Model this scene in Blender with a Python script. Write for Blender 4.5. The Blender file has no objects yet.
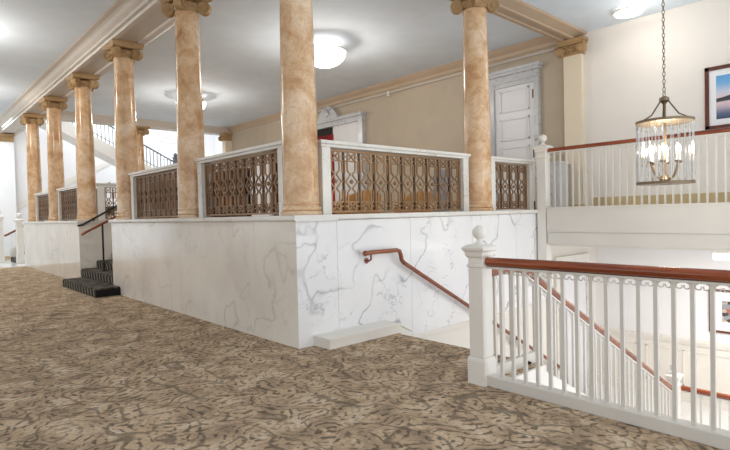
import bpy, bmesh, math, random
from mathutils import Vector, Matrix
random.seed(7)
sc = bpy.context.scene
COL = sc.collection
PI = math.pi

# ------------------------------------------------------------------ materials
def new_mat(name):
    m = bpy.data.materials.new(name); m.use_nodes = True
    nt = m.node_tree
    return m, nt, nt.nodes['Principled BSDF']
def srgb(r, g, b):
    def f(c):
        c /= 255.0
        return c/12.92 if c <= 0.04045 else ((c+0.055)/1.055)**2.4
    return (f(r), f(g), f(b), 1)
def N(nt, t, **kw):
    n = nt.nodes.new(t)
    for k, v in kw.items():
        if k in n.inputs: n.inputs[k].default_value = v
        else: setattr(n, k, v)
    return n
def L(nt, a, b): nt.links.new(a, b)
def ramp(nt, src, stops, interp='LINEAR'):
    r = nt.nodes.new('ShaderNodeValToRGB'); r.color_ramp.interpolation = interp
    e = r.color_ramp.elements
    while len(e) > 1: e.remove(e[0])
    e[0].position, e[0].color = stops[0]
    for p, c in stops[1:]:
        x = e.new(p); x.color = c
    L(nt, src, r.inputs[0]); return r
def math_n(nt, op, a, b=None):
    n = nt.nodes.new('ShaderNodeMath'); n.operation = op
    for i, v in enumerate((a, b)):
        if v is None: continue
        if isinstance(v, (int, float)): n.inputs[i].default_value = v
        else: L(nt, v, n.inputs[i])
    return n.outputs[0]
def mixc(nt, fac, a, b, mode='MIX'):
    n = nt.nodes.new('ShaderNodeMix'); n.data_type = 'RGBA'; n.blend_type = mode
    for s, v in ((0, fac), (6, a), (7, b)):
        if isinstance(v, (int, float, tuple)): n.inputs[s].default_value = v
        else: L(nt, v, n.inputs[s])
    return n.outputs[2]
def coords(nt, rnd=False):
    tc = nt.nodes.new('ShaderNodeTexCoord')
    if not rnd: return tc.outputs['Object']
    oi = nt.nodes.new('ShaderNodeObjectInfo')
    va = nt.nodes.new('ShaderNodeVectorMath'); va.operation = 'MULTIPLY_ADD'
    cx = nt.nodes.new('ShaderNodeCombineXYZ')
    for i in range(3): L(nt, oi.outputs['Random'], cx.inputs[i])
    L(nt, cx.outputs[0], va.inputs[0]); va.inputs[1].default_value = (17, 23, 31); L(nt, tc.outputs['Object'], va.inputs[2])
    return va.outputs[0]
def noise(nt, vec, scale, detail=2, rough=.5, dist=0):
    n = N(nt, 'ShaderNodeTexNoise', Scale=scale, Detail=detail, Roughness=rough, Distortion=dist)
    L(nt, vec, n.inputs['Vector']); return n
def warp(nt, vec, scale, amt, detail=2):
    n = noise(nt, vec, scale, detail)
    s = nt.nodes.new('ShaderNodeVectorMath'); s.operation = 'SUBTRACT'; L(nt, n.outputs['Color'], s.inputs[0]); s.inputs[1].default_value = (.5, .5, .5)
    k = nt.nodes.new('ShaderNodeVectorMath'); k.operation = 'SCALE'; L(nt, s.outputs[0], k.inputs[0]); k.inputs['Scale'].default_value = amt
    a = nt.nodes.new('ShaderNodeVectorMath'); a.operation = 'ADD'; L(nt, vec, a.inputs[0]); L(nt, k.outputs[0], a.inputs[1])
    return a.outputs[0]
def plain(name, col, rough=.5, metal=0, bump=0, bscale=40, var=.06, coat=0):
    m, nt, p = new_mat(name)
    v = coords(nt)
    n = noise(nt, v, 2.5, 3)
    c2 = tuple(min(1, x*(1+var)) for x in col[:3])+(1,); c1 = tuple(x*(1-var) for x in col[:3])+(1,)
    r = ramp(nt, n.outputs['Fac'], [(.3, c1), (.7, c2)])
    L(nt, r.outputs[0], p.inputs['Base Color'])
    p.inputs['Roughness'].default_value = rough; p.inputs['Metallic'].default_value = metal
    p.inputs['Coat Weight'].default_value = coat
    if bump:
        b = nt.nodes.new('ShaderNodeBump'); b.inputs['Strength'].default_value = bump; b.inputs['Distance'].default_value = .01
        nb = noise(nt, v, bscale, 3); L(nt, nb.outputs['Fac'], b.inputs['Height']); L(nt, b.outputs[0], p.inputs['Normal'])
    return m

def marble(name, base, base2, vein, vscale, amount, rough=.16):
    m, nt, p = new_mat(name)
    v = coords(nt)
    w = warp(nt, v, 1.3, .55, 4)
    n1 = noise(nt, w, vscale*.8, 3, .5)
    d = math_n(nt, 'ABSOLUTE', math_n(nt, 'SUBTRACT', n1.outputs['Fac'], .5))
    line = ramp(nt, d, [(0, (1, 1, 1, 1)), (.002, (.6, .6, .6, 1)), (.010, (.0, .0, .0, 1))])
    msk = noise(nt, v, .9, 3); mr = ramp(nt, msk.outputs['Fac'], [(.42, (0, 0, 0, 1)), (.56, (1, 1, 1, 1))])
    f1 = math_n(nt, 'MULTIPLY', line.outputs[0], mr.outputs[0])
    w2 = warp(nt, v, 3.5, .3, 4)
    n2 = noise(nt, w2, vscale*2.0, 4, .6)
    d2 = math_n(nt, 'ABSOLUTE', math_n(nt, 'SUBTRACT', n2.outputs['Fac'], .5))
    l2 = ramp(nt, d2, [(0, (.6, .6, .6, 1)), (.012, (0, 0, 0, 1))])
    m2 = noise(nt, w, 1.4, 2); mr2 = ramp(nt, m2.outputs['Fac'], [(.46, (0, 0, 0, 1)), (.58, (1, 1, 1, 1))])
    f2 = math_n(nt, 'MULTIPLY', l2.outputs[0], mr2.outputs[0])
    ft = math_n(nt, 'MULTIPLY', math_n(nt, 'MINIMUM', math_n(nt, 'ADD', f1, f2), 1.0), amount)
    cl = noise(nt, w, 1.1, 3); cr = ramp(nt, cl.outputs['Fac'], [(.35, base), (.7, base2)])
    L(nt, mixc(nt, ft, cr.outputs[0], vein), p.inputs['Base Color'])
    p.inputs['Roughness'].default_value = rough
    return m

M = {}
M['marble_right'] = marble('white_veined_marble', srgb(242, 240, 238), srgb(232, 230, 230), srgb(88, 92, 100), .95, .62, .14)
M['marble_left'] = marble('warm_lit_veined_marble', srgb(236, 229, 218), srgb(222, 213, 202), srgb(112, 106, 100), .9, .36, .12)  # same marble as the right; warm light on this side put into the beige
M['marble_trim'] = marble('pale_marble_trim', srgb(232, 229, 222), srgb(214, 208, 198), srgb(140, 132, 122), 2.2, .5, .2)
M['marble_casing'] = marble('grey_marble_casing', srgb(205, 206, 208), srgb(180, 182, 186), srgb(90, 94, 102), 2.5, .8, .25)

# tan column stone
def stone_tan():
    m, nt, p = new_mat('tan_column_marble')
    v = coords(nt, True)
    w = warp(nt, v, 2.2, .5, 4)
    n1 = noise(nt, w, 3.2, 6, .62)
    r = ramp(nt, n1.outputs['Fac'], [(.28, srgb(178, 130, 86)), (.42, srgb(206, 164, 120)), (.55, srgb(222, 188, 150)), (.72, srgb(236, 214, 188))])
    n2 = noise(nt, w, 11, 4, .6)
    d = ramp(nt, math_n(nt, 'ABSOLUTE', math_n(nt, 'SUBTRACT', n2.outputs['Fac'], .5)), [(0, (1, 1, 1, 1)), (.03, (0, 0, 0, 1))])
    f = math_n(nt, 'MULTIPLY', d.outputs[0], .3)
    L(nt, mixc(nt, f, r.outputs[0], srgb(150, 98, 56)), p.inputs['Base Color'])
    p.inputs['Roughness'].default_value = .2
    return m
M['column'] = stone_tan()
M['capital'] = plain('ochre_capital_plaster', srgb(172, 140, 98), .6, bump=.4, bscale=30, var=.15)
M['white'] = plain('white_paint', srgb(232, 226, 217), .35, var=.015)
M['white_rail'] = plain('off_white_paint', srgb(214, 208, 199), .35, var=.02)
M['cream_wall'] = plain('cream_wall_paint', srgb(236, 230, 222), .7, bump=.05, var=.015)
M['tan_wall'] = plain('tan_wall_paint', srgb(186, 172, 152), .75, bump=.08, bscale=60, var=.04)
M['pilaster'] = plain('pale_yellow_paint', srgb(228, 214, 190), .5, var=.02)
M['bright_wall'] = plain('bright_white_wall', srgb(240, 238, 238), .7, var=.01)
M['ceiling'] = plain('ceiling_paint', srgb(224, 235, 246), .85, var=.03)
M['beam'] = plain('beam_grey_paint', srgb(205, 196, 186), .5, var=.03)
M['beam_tan'] = plain('beam_tan_paint', srgb(184, 162, 138), .55, var=.03)
M['tan_base'] = plain('tan_skirting', srgb(196, 174, 130), .5, var=.04)
M['bronze'] = plain('bronze_grille_metal', srgb(150, 120, 90), .4, .5, var=.2)
M['dark_bronze'] = plain('dark_bronze_metal', srgb(92, 66, 44), .4, .5, var=.15)
M['black_metal'] = plain('black_iron', srgb(38, 36, 36), .45, .3)
M['grey_metal'] = plain('grey_iron', srgb(96, 98, 104), .5, .2)
M['nickel'] = plain('aged_brass', srgb(126, 110, 88), .4, .7)
M['tan_fabric'] = plain('tan_upholstery', srgb(206, 152, 88), .9, bump=.3, bscale=150, var=.1)
M['grey_fabric'] = plain('grey_upholstery', srgb(160, 162, 168), .9, bump=.3, bscale=150, var=.1)
M['red_cloth'] = plain('red_curtain_cloth', srgb(150, 28, 32), .8, bump=.3, bscale=20, var=.2)
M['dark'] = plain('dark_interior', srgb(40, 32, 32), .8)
M['door_white'] = plain('white_door_paint', srgb(226, 226, 228), .4, var=.015)
M['mat_board'] = plain('white_mat_board', srgb(240, 240, 240), .8, var=.01)
M['white_marble_floor'] = marble('pale_marble_floor', srgb(232, 230, 228), srgb(220, 218, 215), srgb(160, 160, 162), 1.5, .3, .15)

def wood(name, c1, c2, rough, axis, sc_=(1, 1, 1), coat=.3):
    m, nt, p = new_mat(name)
    v = coords(nt)
    mp = nt.nodes.new('ShaderNodeMapping'); s = [14, 14, 14]; s[axis] = 1.2
    mp.inputs['Scale'].default_value = s; L(nt, v, mp.inputs[0])
    n = noise(nt, mp.outputs[0], 1.0, 5, .6, .4)
    r = ramp(nt, n.outputs['Fac'], [(.3, c1), (.7, c2)])
    L(nt, r.outputs[0], p.inputs['Base Color']); p.inputs['Roughness'].default_value = rough
    p.inputs['Coat Weight'].default_value = coat
    return m
M['handrail_x'] = wood('polished_handrail_wood', srgb(108, 50, 26), srgb(156, 84, 46), .25, 0)
M['handrail_y'] = wood('polished_handrail_wood_long', srgb(104, 40, 16), srgb(172, 88, 42), .22, 1)
M['wood_z'] = wood('brown_bench_wood', srgb(112, 62, 32), srgb(164, 102, 58), .35, 2)
M['frame_wood'] = wood('dark_red_frame_wood', srgb(84, 40, 28), srgb(112, 58, 40), .35, 2)

def carpet():
    m, nt, p = new_mat('scroll_pattern_carpet')
    v0 = coords(nt)
    fl = nt.nodes.new('ShaderNodeVectorMath'); fl.operation = 'MULTIPLY'; L(nt, v0, fl.inputs[0]); fl.inputs[1].default_value = (1, 1, 0)
    v = fl.outputs[0]
    w = warp(nt, v, 4, .16, 1)
    def tufts(scale, freq, th, seed):
        sh = nt.nodes.new('ShaderNodeVectorMath'); sh.operation = 'ADD'; L(nt, w, sh.inputs[0]); sh.inputs[1].default_value = (seed, seed*.7, 0)
        vo = N(nt, 'ShaderNodeTexVoronoi', Scale=scale); vo.voronoi_dimensions = '2D'; L(nt, sh.outputs[0], vo.inputs['Vector'])
        lo = nt.nodes.new('ShaderNodeVectorMath'); lo.operation = 'SUBTRACT'; L(nt, sh.outputs[0], lo.inputs[0]); L(nt, vo.outputs['Position'], lo.inputs[1])
        of = nt.nodes.new('ShaderNodeVectorMath'); of.operation = 'SUBTRACT'; L(nt, vo.outputs['Color'], of.inputs[0]); of.inputs[1].default_value = (.5, .5, .5)
        os = nt.nodes.new('ShaderNodeVectorMath'); os.operation = 'MULTIPLY'; L(nt, of.outputs[0], os.inputs[0]); os.inputs[1].default_value = (1.5/scale, 1.5/scale, 0)
        q = nt.nodes.new('ShaderNodeVectorMath'); q.operation = 'SUBTRACT'; L(nt, lo.outputs[0], q.inputs[0]); L(nt, os.outputs[0], q.inputs[1])
        ln = nt.nodes.new('ShaderNodeVectorMath'); ln.operation = 'LENGTH'; L(nt, q.outputs[0], ln.inputs[0])
        d = math_n(nt, 'ABSOLUTE', math_n(nt, 'SUBTRACT', math_n(nt, 'FRACT', math_n(nt, 'MULTIPLY', ln.outputs['Value'], freq)), .5))
        nn = noise(nt, v, 14, 1)
        n3 = noise(nt, v, 21, 1)
        d = math_n(nt, 'ADD', d, math_n(nt, 'MULTIPLY', math_n(nt, 'SUBTRACT', nn.outputs['Fac'], .5), .7))
        d = math_n(nt, 'ADD', d, math_n(nt, 'MULTIPLY', math_n(nt, 'SUBTRACT', n3.outputs['Fac'], .45), .9))
        return ramp(nt, d, [(th, (1, 1, 1, 1)), (th+.14, (0, 0, 0, 1))]).outputs[0]
    a = tufts(5.0, 16, .10, 0)
    b = tufts(3.0, 15, .06, 3.3)
    mk = noise(nt, v, 3.0, 2); mr = ramp(nt, mk.outputs['Fac'], [(.44, (.15, .15, .15, 1)), (.58, (1, 1, 1, 1))])
    wn = warp(nt, v, 2.4, .5, 1); n1 = noise(nt, wn, 2.1, .5, .4)
    st = ramp(nt, math_n(nt, 'ABSOLUTE', math_n(nt, 'SUBTRACT', math_n(nt, 'FRACT', math_n(nt, 'MULTIPLY', n1.outputs['Fac'], 5.0)), .5)), [(.03, (1, 1, 1, 1)), (.08, (0, 0, 0, 1))])
    f = math_n(nt, 'MAXIMUM', math_n(nt, 'MULTIPLY', a, mr.outputs[0]), math_n(nt, 'MULTIPLY', b, math_n(nt, 'SUBTRACT', 1.15, mr.outputs[0])))
    f = math_n(nt, 'MAXIMUM', f, math_n(nt, 'MULTIPLY', st.outputs[0], .8))
    ft = math_n(nt, 'MULTIPLY', math_n(nt, 'MINIMUM', f, 1.0), .78)
    cl = noise(nt, warp(nt, v, 2.5, .4, 1), 4.2, 3, .55)
    cr = ramp(nt, cl.outputs['Fac'], [(.32, srgb(156, 136, 114)), (.46, srgb(186, 160, 132)), (.56, srgb(204, 178, 148)), (.7, srgb(216, 196, 170))])
    fine = noise(nt, v, 45, 2)
    c = mixc(nt, ft, cr.outputs[0], srgb(84, 76, 66))
    fr_ = ramp(nt, fine.outputs['Fac'], [(.3, (.82, .82, .82, 1)), (.7, (1.1, 1.1, 1.1, 1))])
    L(nt, mixc(nt, 1.0, c, fr_.outputs[0], 'MULTIPLY'), p.inputs['Base Color'])
    p.inputs['Roughness'].default_value = .95
    p.inputs['Specular IOR Level'].default_value = .1
    b_ = nt.nodes.new('ShaderNodeBump'); b_.inputs['Strength'].default_value = .25; b_.inputs['Distance'].default_value = .01
    nb = noise(nt, v, 120, 2); L(nt, nb.outputs['Fac'], b_.inputs['Height']); L(nt, b_.outputs[0], p.inputs['Normal'])
    return m
M['carpet'] = carpet()
def stair_carpet():
    m, nt, p = new_mat('dark_stair_carpet')
    v = coords(nt); w = warp(nt, v, 5, .2, 1)
    n = noise(nt, w, 7, 1)
    r = ramp(nt, n.outputs['Fac'], [(.40, srgb(34, 30, 27)), (.5, srgb(62, 54, 45)), (.62, srgb(96, 84, 68))])
    L(nt, r.outputs[0], p.inputs['Base Color']); p.inputs['Roughness'].default_value = .95
    return m
M['stair_carpet'] = stair_carpet()
def scallop():
    m, nt, p = new_mat('scalloped_riser_carpet')
    v = coords(nt)
    sx = nt.nodes.new('ShaderNodeSeparateXYZ'); L(nt, v, sx.inputs[0])
    a = math_n(nt, 'ADD', math_n(nt, 'MULTIPLY', sx.outputs['Y'], 5.2), math_n(nt, 'MULTIPLY', sx.outputs['Z'], -2.2))
    fr = math_n(nt, 'FRACT', a)
    tri = math_n(nt, 'ABSOLUTE', math_n(nt, 'SUBTRACT', fr, .5))
    r = ramp(nt, tri, [(.33, srgb(26, 23, 22)), (.40, srgb(128, 116, 98)), (.5, srgb(150, 136, 114))])
    L(nt, r.outputs[0], p.inputs['Base Color']); p.inputs['Roughness'].default_value = .95
    return m
M['scallop'] = scallop()

def emis(name, col, s, rough=.3):
    m, nt, p = new_mat(name)
    p.inputs['Base Color'].default_value = col; p.inputs['Emission Color'].default_value = col; p.inputs['Emission Strength'].default_value = s
    p.inputs['Roughness'].default_value = rough
    return m
M['lamp'] = emis('lit_lamp_glass', (1, .95, .88, 1), 3.0)
M['lamp_flat'] = emis('lit_lamp_diffuser', (1, .97, .92, 1), 4)
M['bulb'] = emis('lit_candle_bulb', (1, .9, .75, 1), 25)
def glass(name, col, fac):
    m, nt, p = new_mat(name)
    nt.nodes.remove(p)
    g = N(nt, 'ShaderNodeBsdfGlossy', Roughness=.05); g.inputs['Color'].default_value = (1, 1, 1, 1)
    t = nt.nodes.new('ShaderNodeBsdfTransparent'); t.inputs['Color'].default_value = col
    mx = nt.nodes.new('ShaderNodeMixShader'); mx.inputs[0].default_value = fac
    L(nt, t.outputs[0], mx.inputs[1]); L(nt, g.outputs[0], mx.inputs[2])
    L(nt, mx.outputs[0], nt.nodes['Material Output'].inputs[0])
    return m
M['crystal'] = glass('clear_crystal', (.80, .80, .79, 1), .2)
M['pane'] = glass('window_glass', (.95, .97, 1, 1), .06)

def art_lake():
    m, nt, p = new_mat('lake_at_dusk_print')
    tc = nt.nodes.new('ShaderNodeTexCoord')
    sx = nt.nodes.new('ShaderNodeSeparateXYZ'); L(nt, tc.outputs['Generated'], sx.inputs[0])
    z = sx.outputs['Z']
    n = noise(nt, tc.outputs['Generated'], 3, 4)
    zz = math_n(nt, 'ADD', z, math_n(nt, 'MULTIPLY', math_n(nt, 'SUBTRACT', n.outputs['Fac'], .5), .1))
    sky = ramp(nt, zz, [(0, srgb(52, 66, 92)), (.12, srgb(96, 108, 136)), (.26, srgb(196, 176, 190)), (.38, srgb(226, 202, 204)), (.42, srgb(70, 70, 74)), (.47, srgb(226, 204, 206)), (.62, srgb(205, 208, 226)), (.8, srgb(120, 176, 222)), (1, srgb(92, 160, 216))])
    # mountain
    y = sx.outputs['Y']
    ridge = math_n(nt, 'ADD', .44, math_n(nt, 'MULTIPLY', math_n(nt, 'SUBTRACT', 1.0, y), .26))
    ridge = math_n(nt, 'ADD', ridge, math_n(nt, 'MULTIPLY', n.outputs['Fac'], .06))
    mk = math_n(nt, 'MULTIPLY', math_n(nt, 'LESS_THAN', z, ridge), math_n(nt, 'GREATER_THAN', z, .41))
    L(nt, mixc(nt, mk, sky.outputs[0], srgb(66, 64, 66)), p.inputs['Base Color']); p.inputs['Roughness'].default_value = .4
    return m
M['lake'] = art_lake()
def art_blocks():
    m, nt, p = new_mat('street_scene_print')
    tc = nt.nodes.new('ShaderNodeTexCoord')
    vo = N(nt, 'ShaderNodeTexVoronoi', Scale=5); vo.distance = 'CHEBYCHEV'; L(nt, tc.outputs['Generated'], vo.inputs['Vector'])
    sp = nt.nodes.new('ShaderNodeSeparateColor'); L(nt, vo.outputs['Color'], sp.inputs[0])
    r = ramp(nt, sp.outputs[0], [(0, srgb(70, 66, 70)), (.25, srgb(196, 176, 150)), (.5, srgb(164, 104, 92)), (.62, srgb(150, 150, 156)), (1, srgb(222, 216, 208))], 'CONSTANT')
    L(nt, r.outputs[0], p.inputs['Base Color']); return m
M['street'] = art_blocks()

# ------------------------------------------------------------------ mesh builder
class MB:
    def __init__(s): s.v = []; s.f = []
    def add(s, vs, fs):
        o = len(s.v); s.v += [tuple(p) for p in vs]; s.f += [tuple(i+o for i in f) for f in fs]; return s
    def box(s, x0, x1, y0, y1, z0, z1):
        x0, x1 = sorted((x0, x1)); y0, y1 = sorted((y0, y1)); z0, z1 = sorted((z0, z1))
        vs = [(x0, y0, z0), (x1, y0, z0), (x1, y1, z0), (x0, y1, z0), (x0, y0, z1), (x1, y0, z1), (x1, y1, z1), (x0, y1, z1)]
        return s.add(vs, [(0, 3, 2, 1), (4, 5, 6, 7), (0, 1, 5, 4), (1, 2, 6, 5), (2, 3, 7, 6), (3, 0, 4, 7)])
    def lathe(s, c, prof, seg=24, axis='z', sq=False):
        vs = []; fs = []; n = len(prof)
        for r, h in prof:
            for k in range(seg):
                a = 2*PI*(k+.5 if sq else k)/seg
                p = (r*math.cos(a), r*math.sin(a), h)
                if axis == 'x': p = (p[2], p[0], p[1])
                if axis == 'y': p = (p[1], p[2], p[0])
                vs.append((c[0]+p[0], c[1]+p[1], c[2]+p[2]))
        for i in range(n-1):
            for k in range(seg):
                k2 = (k+1) % seg
                fs.append((i*seg+k, i*seg+k2, (i+1)*seg+k2, (i+1)*seg+k))
        fs.append(tuple(reversed(range(seg)))); fs.append(tuple(range((n-1)*seg, n*seg)))
        return s.add(vs, fs)
    def sq(s, c, prof):      # square section turned post: list of (half width, z)
        return s.lathe(c, [(h*math.sqrt(2), z) for h, z in prof], 4, 'z', True)
    def tube(s, pts, r, seg=8, closed=False, rx=None):
        pts = [Vector(p) for p in pts]; n = len(pts); vs = []; fs = []
        up = None
        for i, p in enumerate(pts):
            a = pts[i-1] if (i > 0 or closed) else p; b = pts[(i+1) % n] if (i < n-1 or closed) else p
            t = (b-a).normalized()
            if up is None:
                up = Vector((0, 0, 1)) if abs(t.z) < .9 else Vector((1, 0, 0))
            x = up.cross(t)
            if x.length < 1e-4: x = Vector((1, 0, 0)).cross(t)
            x.normalize(); y = t.cross(x).normalized()
            up = y if abs(t.z) >= .9 else Vector((0, 0, 1))
            for k in range(seg):
                an = 2*PI*k/seg
                vs.append(p + x*((rx or r)*math.cos(an)) + y*(r*math.sin(an)))
        m = n if closed else n-1
        for i in range(m):
            j = (i+1) % n
            for k in range(seg):
                k2 = (k+1) % seg
                fs.append((i*seg+k, i*seg+k2, j*seg+k2, j*seg+k))
        if not closed:
            fs.append(tuple(reversed(range(seg)))); fs.append(tuple(range((n-1)*seg, n*seg)))
        return s.add(vs, fs)
    def bar(s, a, b, w, d=None):   # rectangular bar between two points, w across, d in other direction
        a, b = Vector(a), Vector(b); t = (b-a).normalized(); d = d or w
        ref = Vector((0, 0, 1)) if abs(t.z) < .98 else Vector((0, 1, 0))
        x = ref.cross(t).normalized(); y = t.cross(x)
        vs = []
        for p in (a, b):
            for sx, sy in ((-1, -1), (1, -1), (1, 1), (-1, 1)): vs.append(p + x*(sx*w/2) + y*(sy*d/2))
        return s.add(vs, [(3, 2, 1, 0), (4, 5, 6, 7), (0, 1, 5, 4), (1, 2, 6, 5), (2, 3, 7, 6), (3, 0, 4, 7)])
    def prism(s, poly, axis, a, b):   # poly 2D; axis 'x': (y,z); 'y': (x,z); 'z': (x,y)
        def P(p, h):
            return {'x': (h, p[0], p[1]), 'y': (p[0], h, p[1]), 'z': (p[0], p[1], h)}[axis]
        n = len(poly)
        vs = [P(p, a) for p in poly]+[P(p, b) for p in poly]
        fs = [tuple(reversed(range(n))), tuple(range(n, 2*n))]+[(i, (i+1) % n, n+(i+1) % n, n+i) for i in range(n)]
        return s.add(vs, fs)
    def sphere(s, c, r, seg=16, sz=1):
        return s.lathe(c, [(max(1e-4, r*math.sin(PI*i/10)), -r*sz*math.cos(PI*i/10)) for i in range(11)], seg)
    def build(s, name, mat, parent=None, smooth=False, bevel=0, angle=40):
        off = Vector((0, 0, 0)); q = parent
        while q is not None: off += q.location; q = q.parent
        me = bpy.data.meshes.new(name)
        me.from_pydata([tuple(Vector(p)-off) for p in s.v], [], s.f)
        bm = bmesh.new(); bm.from_mesh(me); bmesh.ops.recalc_face_normals(bm, faces=bm.faces); bm.to_mesh(me); bm.free()
        me.materials.append(M[mat] if isinstance(mat, str) else mat)
        if smooth:
            for p in me.polygons: p.use_smooth = True
            try: me.set_sharp_from_angle(angle=math.radians(angle))
            except Exception: pass
        o = bpy.data.objects.new(name, me); COL.objects.link(o)
        if parent is not None: o.parent = parent
        if bevel:
            b = o.modifiers.new('bevel', 'BEVEL'); b.width = bevel; b.segments = 2; b.limit_method = 'ANGLE'; b.angle_limit = math.radians(50)
        return o

def tag(o, label=None, cat=None, group=None, kind=None):
    for k, v in (('label', label), ('category', cat), ('group', group), ('kind', kind)):
        if v: o[k] = v
    return o
def thing(name, label, cat, loc, group=None):
    o = bpy.data.objects.new(name, None); o.empty_display_size = .1; COL.objects.link(o); o.location = loc
    return tag(o, label, cat, group)
def struct(name, mb, mat, label, cat, parent=None, **kw):
    o = mb.build(name, mat, parent, **kw)
    return tag(o, label, cat, None, 'structure')
def copy_tree(o, loc, label=None):
    r = o.copy(); COL.objects.link(r); r.location = loc
    if label: r['label'] = label
    for c in list(o.children):
        d = c.copy(); COL.objects.link(d); d.parent = r
        for g in list(c.children):
            e = g.copy(); COL.objects.link(e); e.parent = d
    return r

# ------------------------------------------------------------------ dimensions (metres)
PX, PY = 0.0, 0.0            # outer corner of the raised lobby
SP = 2.89                    # column spacing
C0 = 0.27                    # column centre line
LED = 1.40                   # top of the marble ledge
CEIL = 4.95
SOF = 4.72
XB = 7.05                    # long back wall
YE = 15.0                    # far end of the raised lobby
YF = 19.4                    # far wall
GAP0, GAP1 = 6.13, 8.45       # opening for the steps
FLP = .96                    # floor of the raised lobby
XR = .41                     # line of the near balustrade
YN = -2.0                   # line of the stair balustrade
XS = 1.20                    # head of the stairs
LAND = -2.0
XG = 4.87                    # front of the gallery
YS = -7.0                    # the side towards the camera

# ------------------------------------------------------------------ setting
f = MB()
f.prism([(-8, YS), (XR+.1, YS), (XR+.1, YN-.1), (XS, YN-.1), (XS, -.0), (0, 0), (0, 14.9), (-8, 14.9)], 'z', -.25, 0)
struct('floor', f, 'carpet', 'beige carpet with brown scroll pattern covering the lower lobby', 'floor')
struct('floor_marble', MB().box(-8, 7.2, 14.9, YF+.2, -.25, -.004), 'white_marble_floor', 'pale stone floor at the far end past the carpet', 'floor')
struct('floor_platform', MB().box(.3, XB, .3, GAP0-.15, FLP-.25, FLP).box(.3, XB, GAP1+.15, YE-.15, FLP-.25, FLP).box(2.0, XB, GAP0-.15, GAP1+.15, FLP-.25, FLP), 'carpet', 'carpeted floor of the raised lobby behind the columns', 'floor')
struct('floor_landing', MB().box(XS+11*.315, XB, YS, 0, LAND-.25, LAND), 'white_marble_floor', 'pale lower landing floor below the gallery', 'floor')
struct('floor_lower', MB().box(XR, XS+11*.315, YS, YN-.1, -4.0, -3.8), 'white_marble_floor', 'pale lowest floor down the stairwell', 'floor')
struct('ceiling', MB().box(-8, XB+.2, YS, 15.2, CEIL, CEIL+.2), 'ceiling', 'pale blue grey ceiling over lobby and stairwell', 'ceiling')
struct('ceiling_stairwell', MB().box(-.05, XB+.2, YS, .12, SOF+.115, CEIL-.002), 'ceiling', 'pale ceiling over the stairwell and gallery', 'ceiling')
struct('ceiling_far', MB().box(-8, .6, 15.2, YF+.2, CEIL, CEIL+.2), 'ceiling', 'pale ceiling at the far left end of the lobby', 'ceiling')
struct('ceiling_stairhall', MB().box(.4, 9, 15.0, YF+.2, 7.2, 7.4), 'ceiling', 'high ceiling over the far white stair', 'ceiling')

# marble-clad podium: joints between slabs are cut as narrow gaps
def slabs_y(x0, x1, ys, z0, z1):
    m = MB()
    for a, b in zip(ys[:-1], ys[1:]): m.box(x0, x1, a+.003, b-.003, z0, z1)
    m.box(x0+.006, x1, ys[0]+.01, ys[-1]-.01, z0, z1-.004)
    return m
m = slabs_y(0, .3, [.0, .85, 2.95, 5.05, GAP0], 0, 1.335)
struct('wall_podium_left', m, 'marble_left', 'polished marble wall with faint veins, warm light put into its colour, below the left row of columns', 'wall')
m = slabs_y(0, .3, [GAP1, 10.6, 12.8, YE], 0, 1.335)
struct('wall_podium_far', m, 'marble_left', 'polished marble wall beyond the carpeted steps', 'wall')
m = MB(); xs = [.0, .55, 1.75, 3.05, 4.2, 5.3]
for a, b in zip(xs[:-1], xs[1:]): m.box(a+.003, b-.003, 0.0, .298, -.16, 1.335)
m.box(.02, 5.28, .006, .29, -.15, 1.33)
struct('wall_podium_right', m, 'marble_right', 'white marble wall with grey veins beside the stairs down', 'wall')
struct('wall_stairwell', MB().box(XS, 5.3, .012, .3, -2.2, -.16), 'white', 'plain white wall below the veined marble beside the stairs', 'wall')
struct('trim_13', MB().box(1.46, 5.3, -.03, .0, -.20, -.155), 'white', 'thin white moulding where the veined marble meets the plain wall', 'moulding')
struct('wall_gap_near', MB().box(.3, 1.75, GAP0-.15, GAP0, 0, 1.335), 'marble_left', 'inner marble side wall right of the carpeted steps', 'wall')
struct('wall_gap_far', MB().box(.3, 2.0, GAP1, GAP1+.15, 0, 1.335), 'marble_left', 'inner marble side wall left of the carpeted steps', 'wall')
struct('wall_end', MB().box(.3, XB, YE-.15, YE-.002, 0, 1.335), 'bright_wall', 'white end wall of the raised lobby', 'wall')

# ledges
def ledge_profile_x(o): return [(-o, 1.34), (-o-.012, 1.355), (-o-.012, LED-.006), (-o-.006, LED), (.54, LED), (.54, 1.335), (-o+.02, 1.335)]
struct('trim_1', MB().prism(ledge_profile_x(.03), 'y', -.042, GAP0+.03), 'marble_trim', 'pale marble ledge under the near left columns', 'ledge')
struct('trim_2', MB().prism(ledge_profile_x(.03), 'y', GAP1-.03, YE+.04), 'marble_trim', 'pale marble ledge under the far left columns', 'ledge')
struct('trim_3', MB().prism([(-.03, 1.34), (-.042, 1.355), (-.042, LED-.006), (-.036, LED), (.54, LED), (.54, 1.335)], 'x', .54, 5.3), 'marble_trim', 'pale marble ledge along the right side above the stairs', 'ledge')
# plinth at foot of right marble wall
m = MB()
m.prism([(.20, 0), (1.24, 0), (1.44, -.14), (1.44, -.02), (1.24, .085), (.20, .085)], 'y', -.27, 0)
m.prism([(.19, .085), (1.245, .085), (1.45, -.02), (1.45, .005), (1.245, .112), (.19, .112)], 'y', -.285, 0)
struct('baseboard_right', m, 'white', 'low white plinth at the foot of the veined marble wall', 'plinth')

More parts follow.
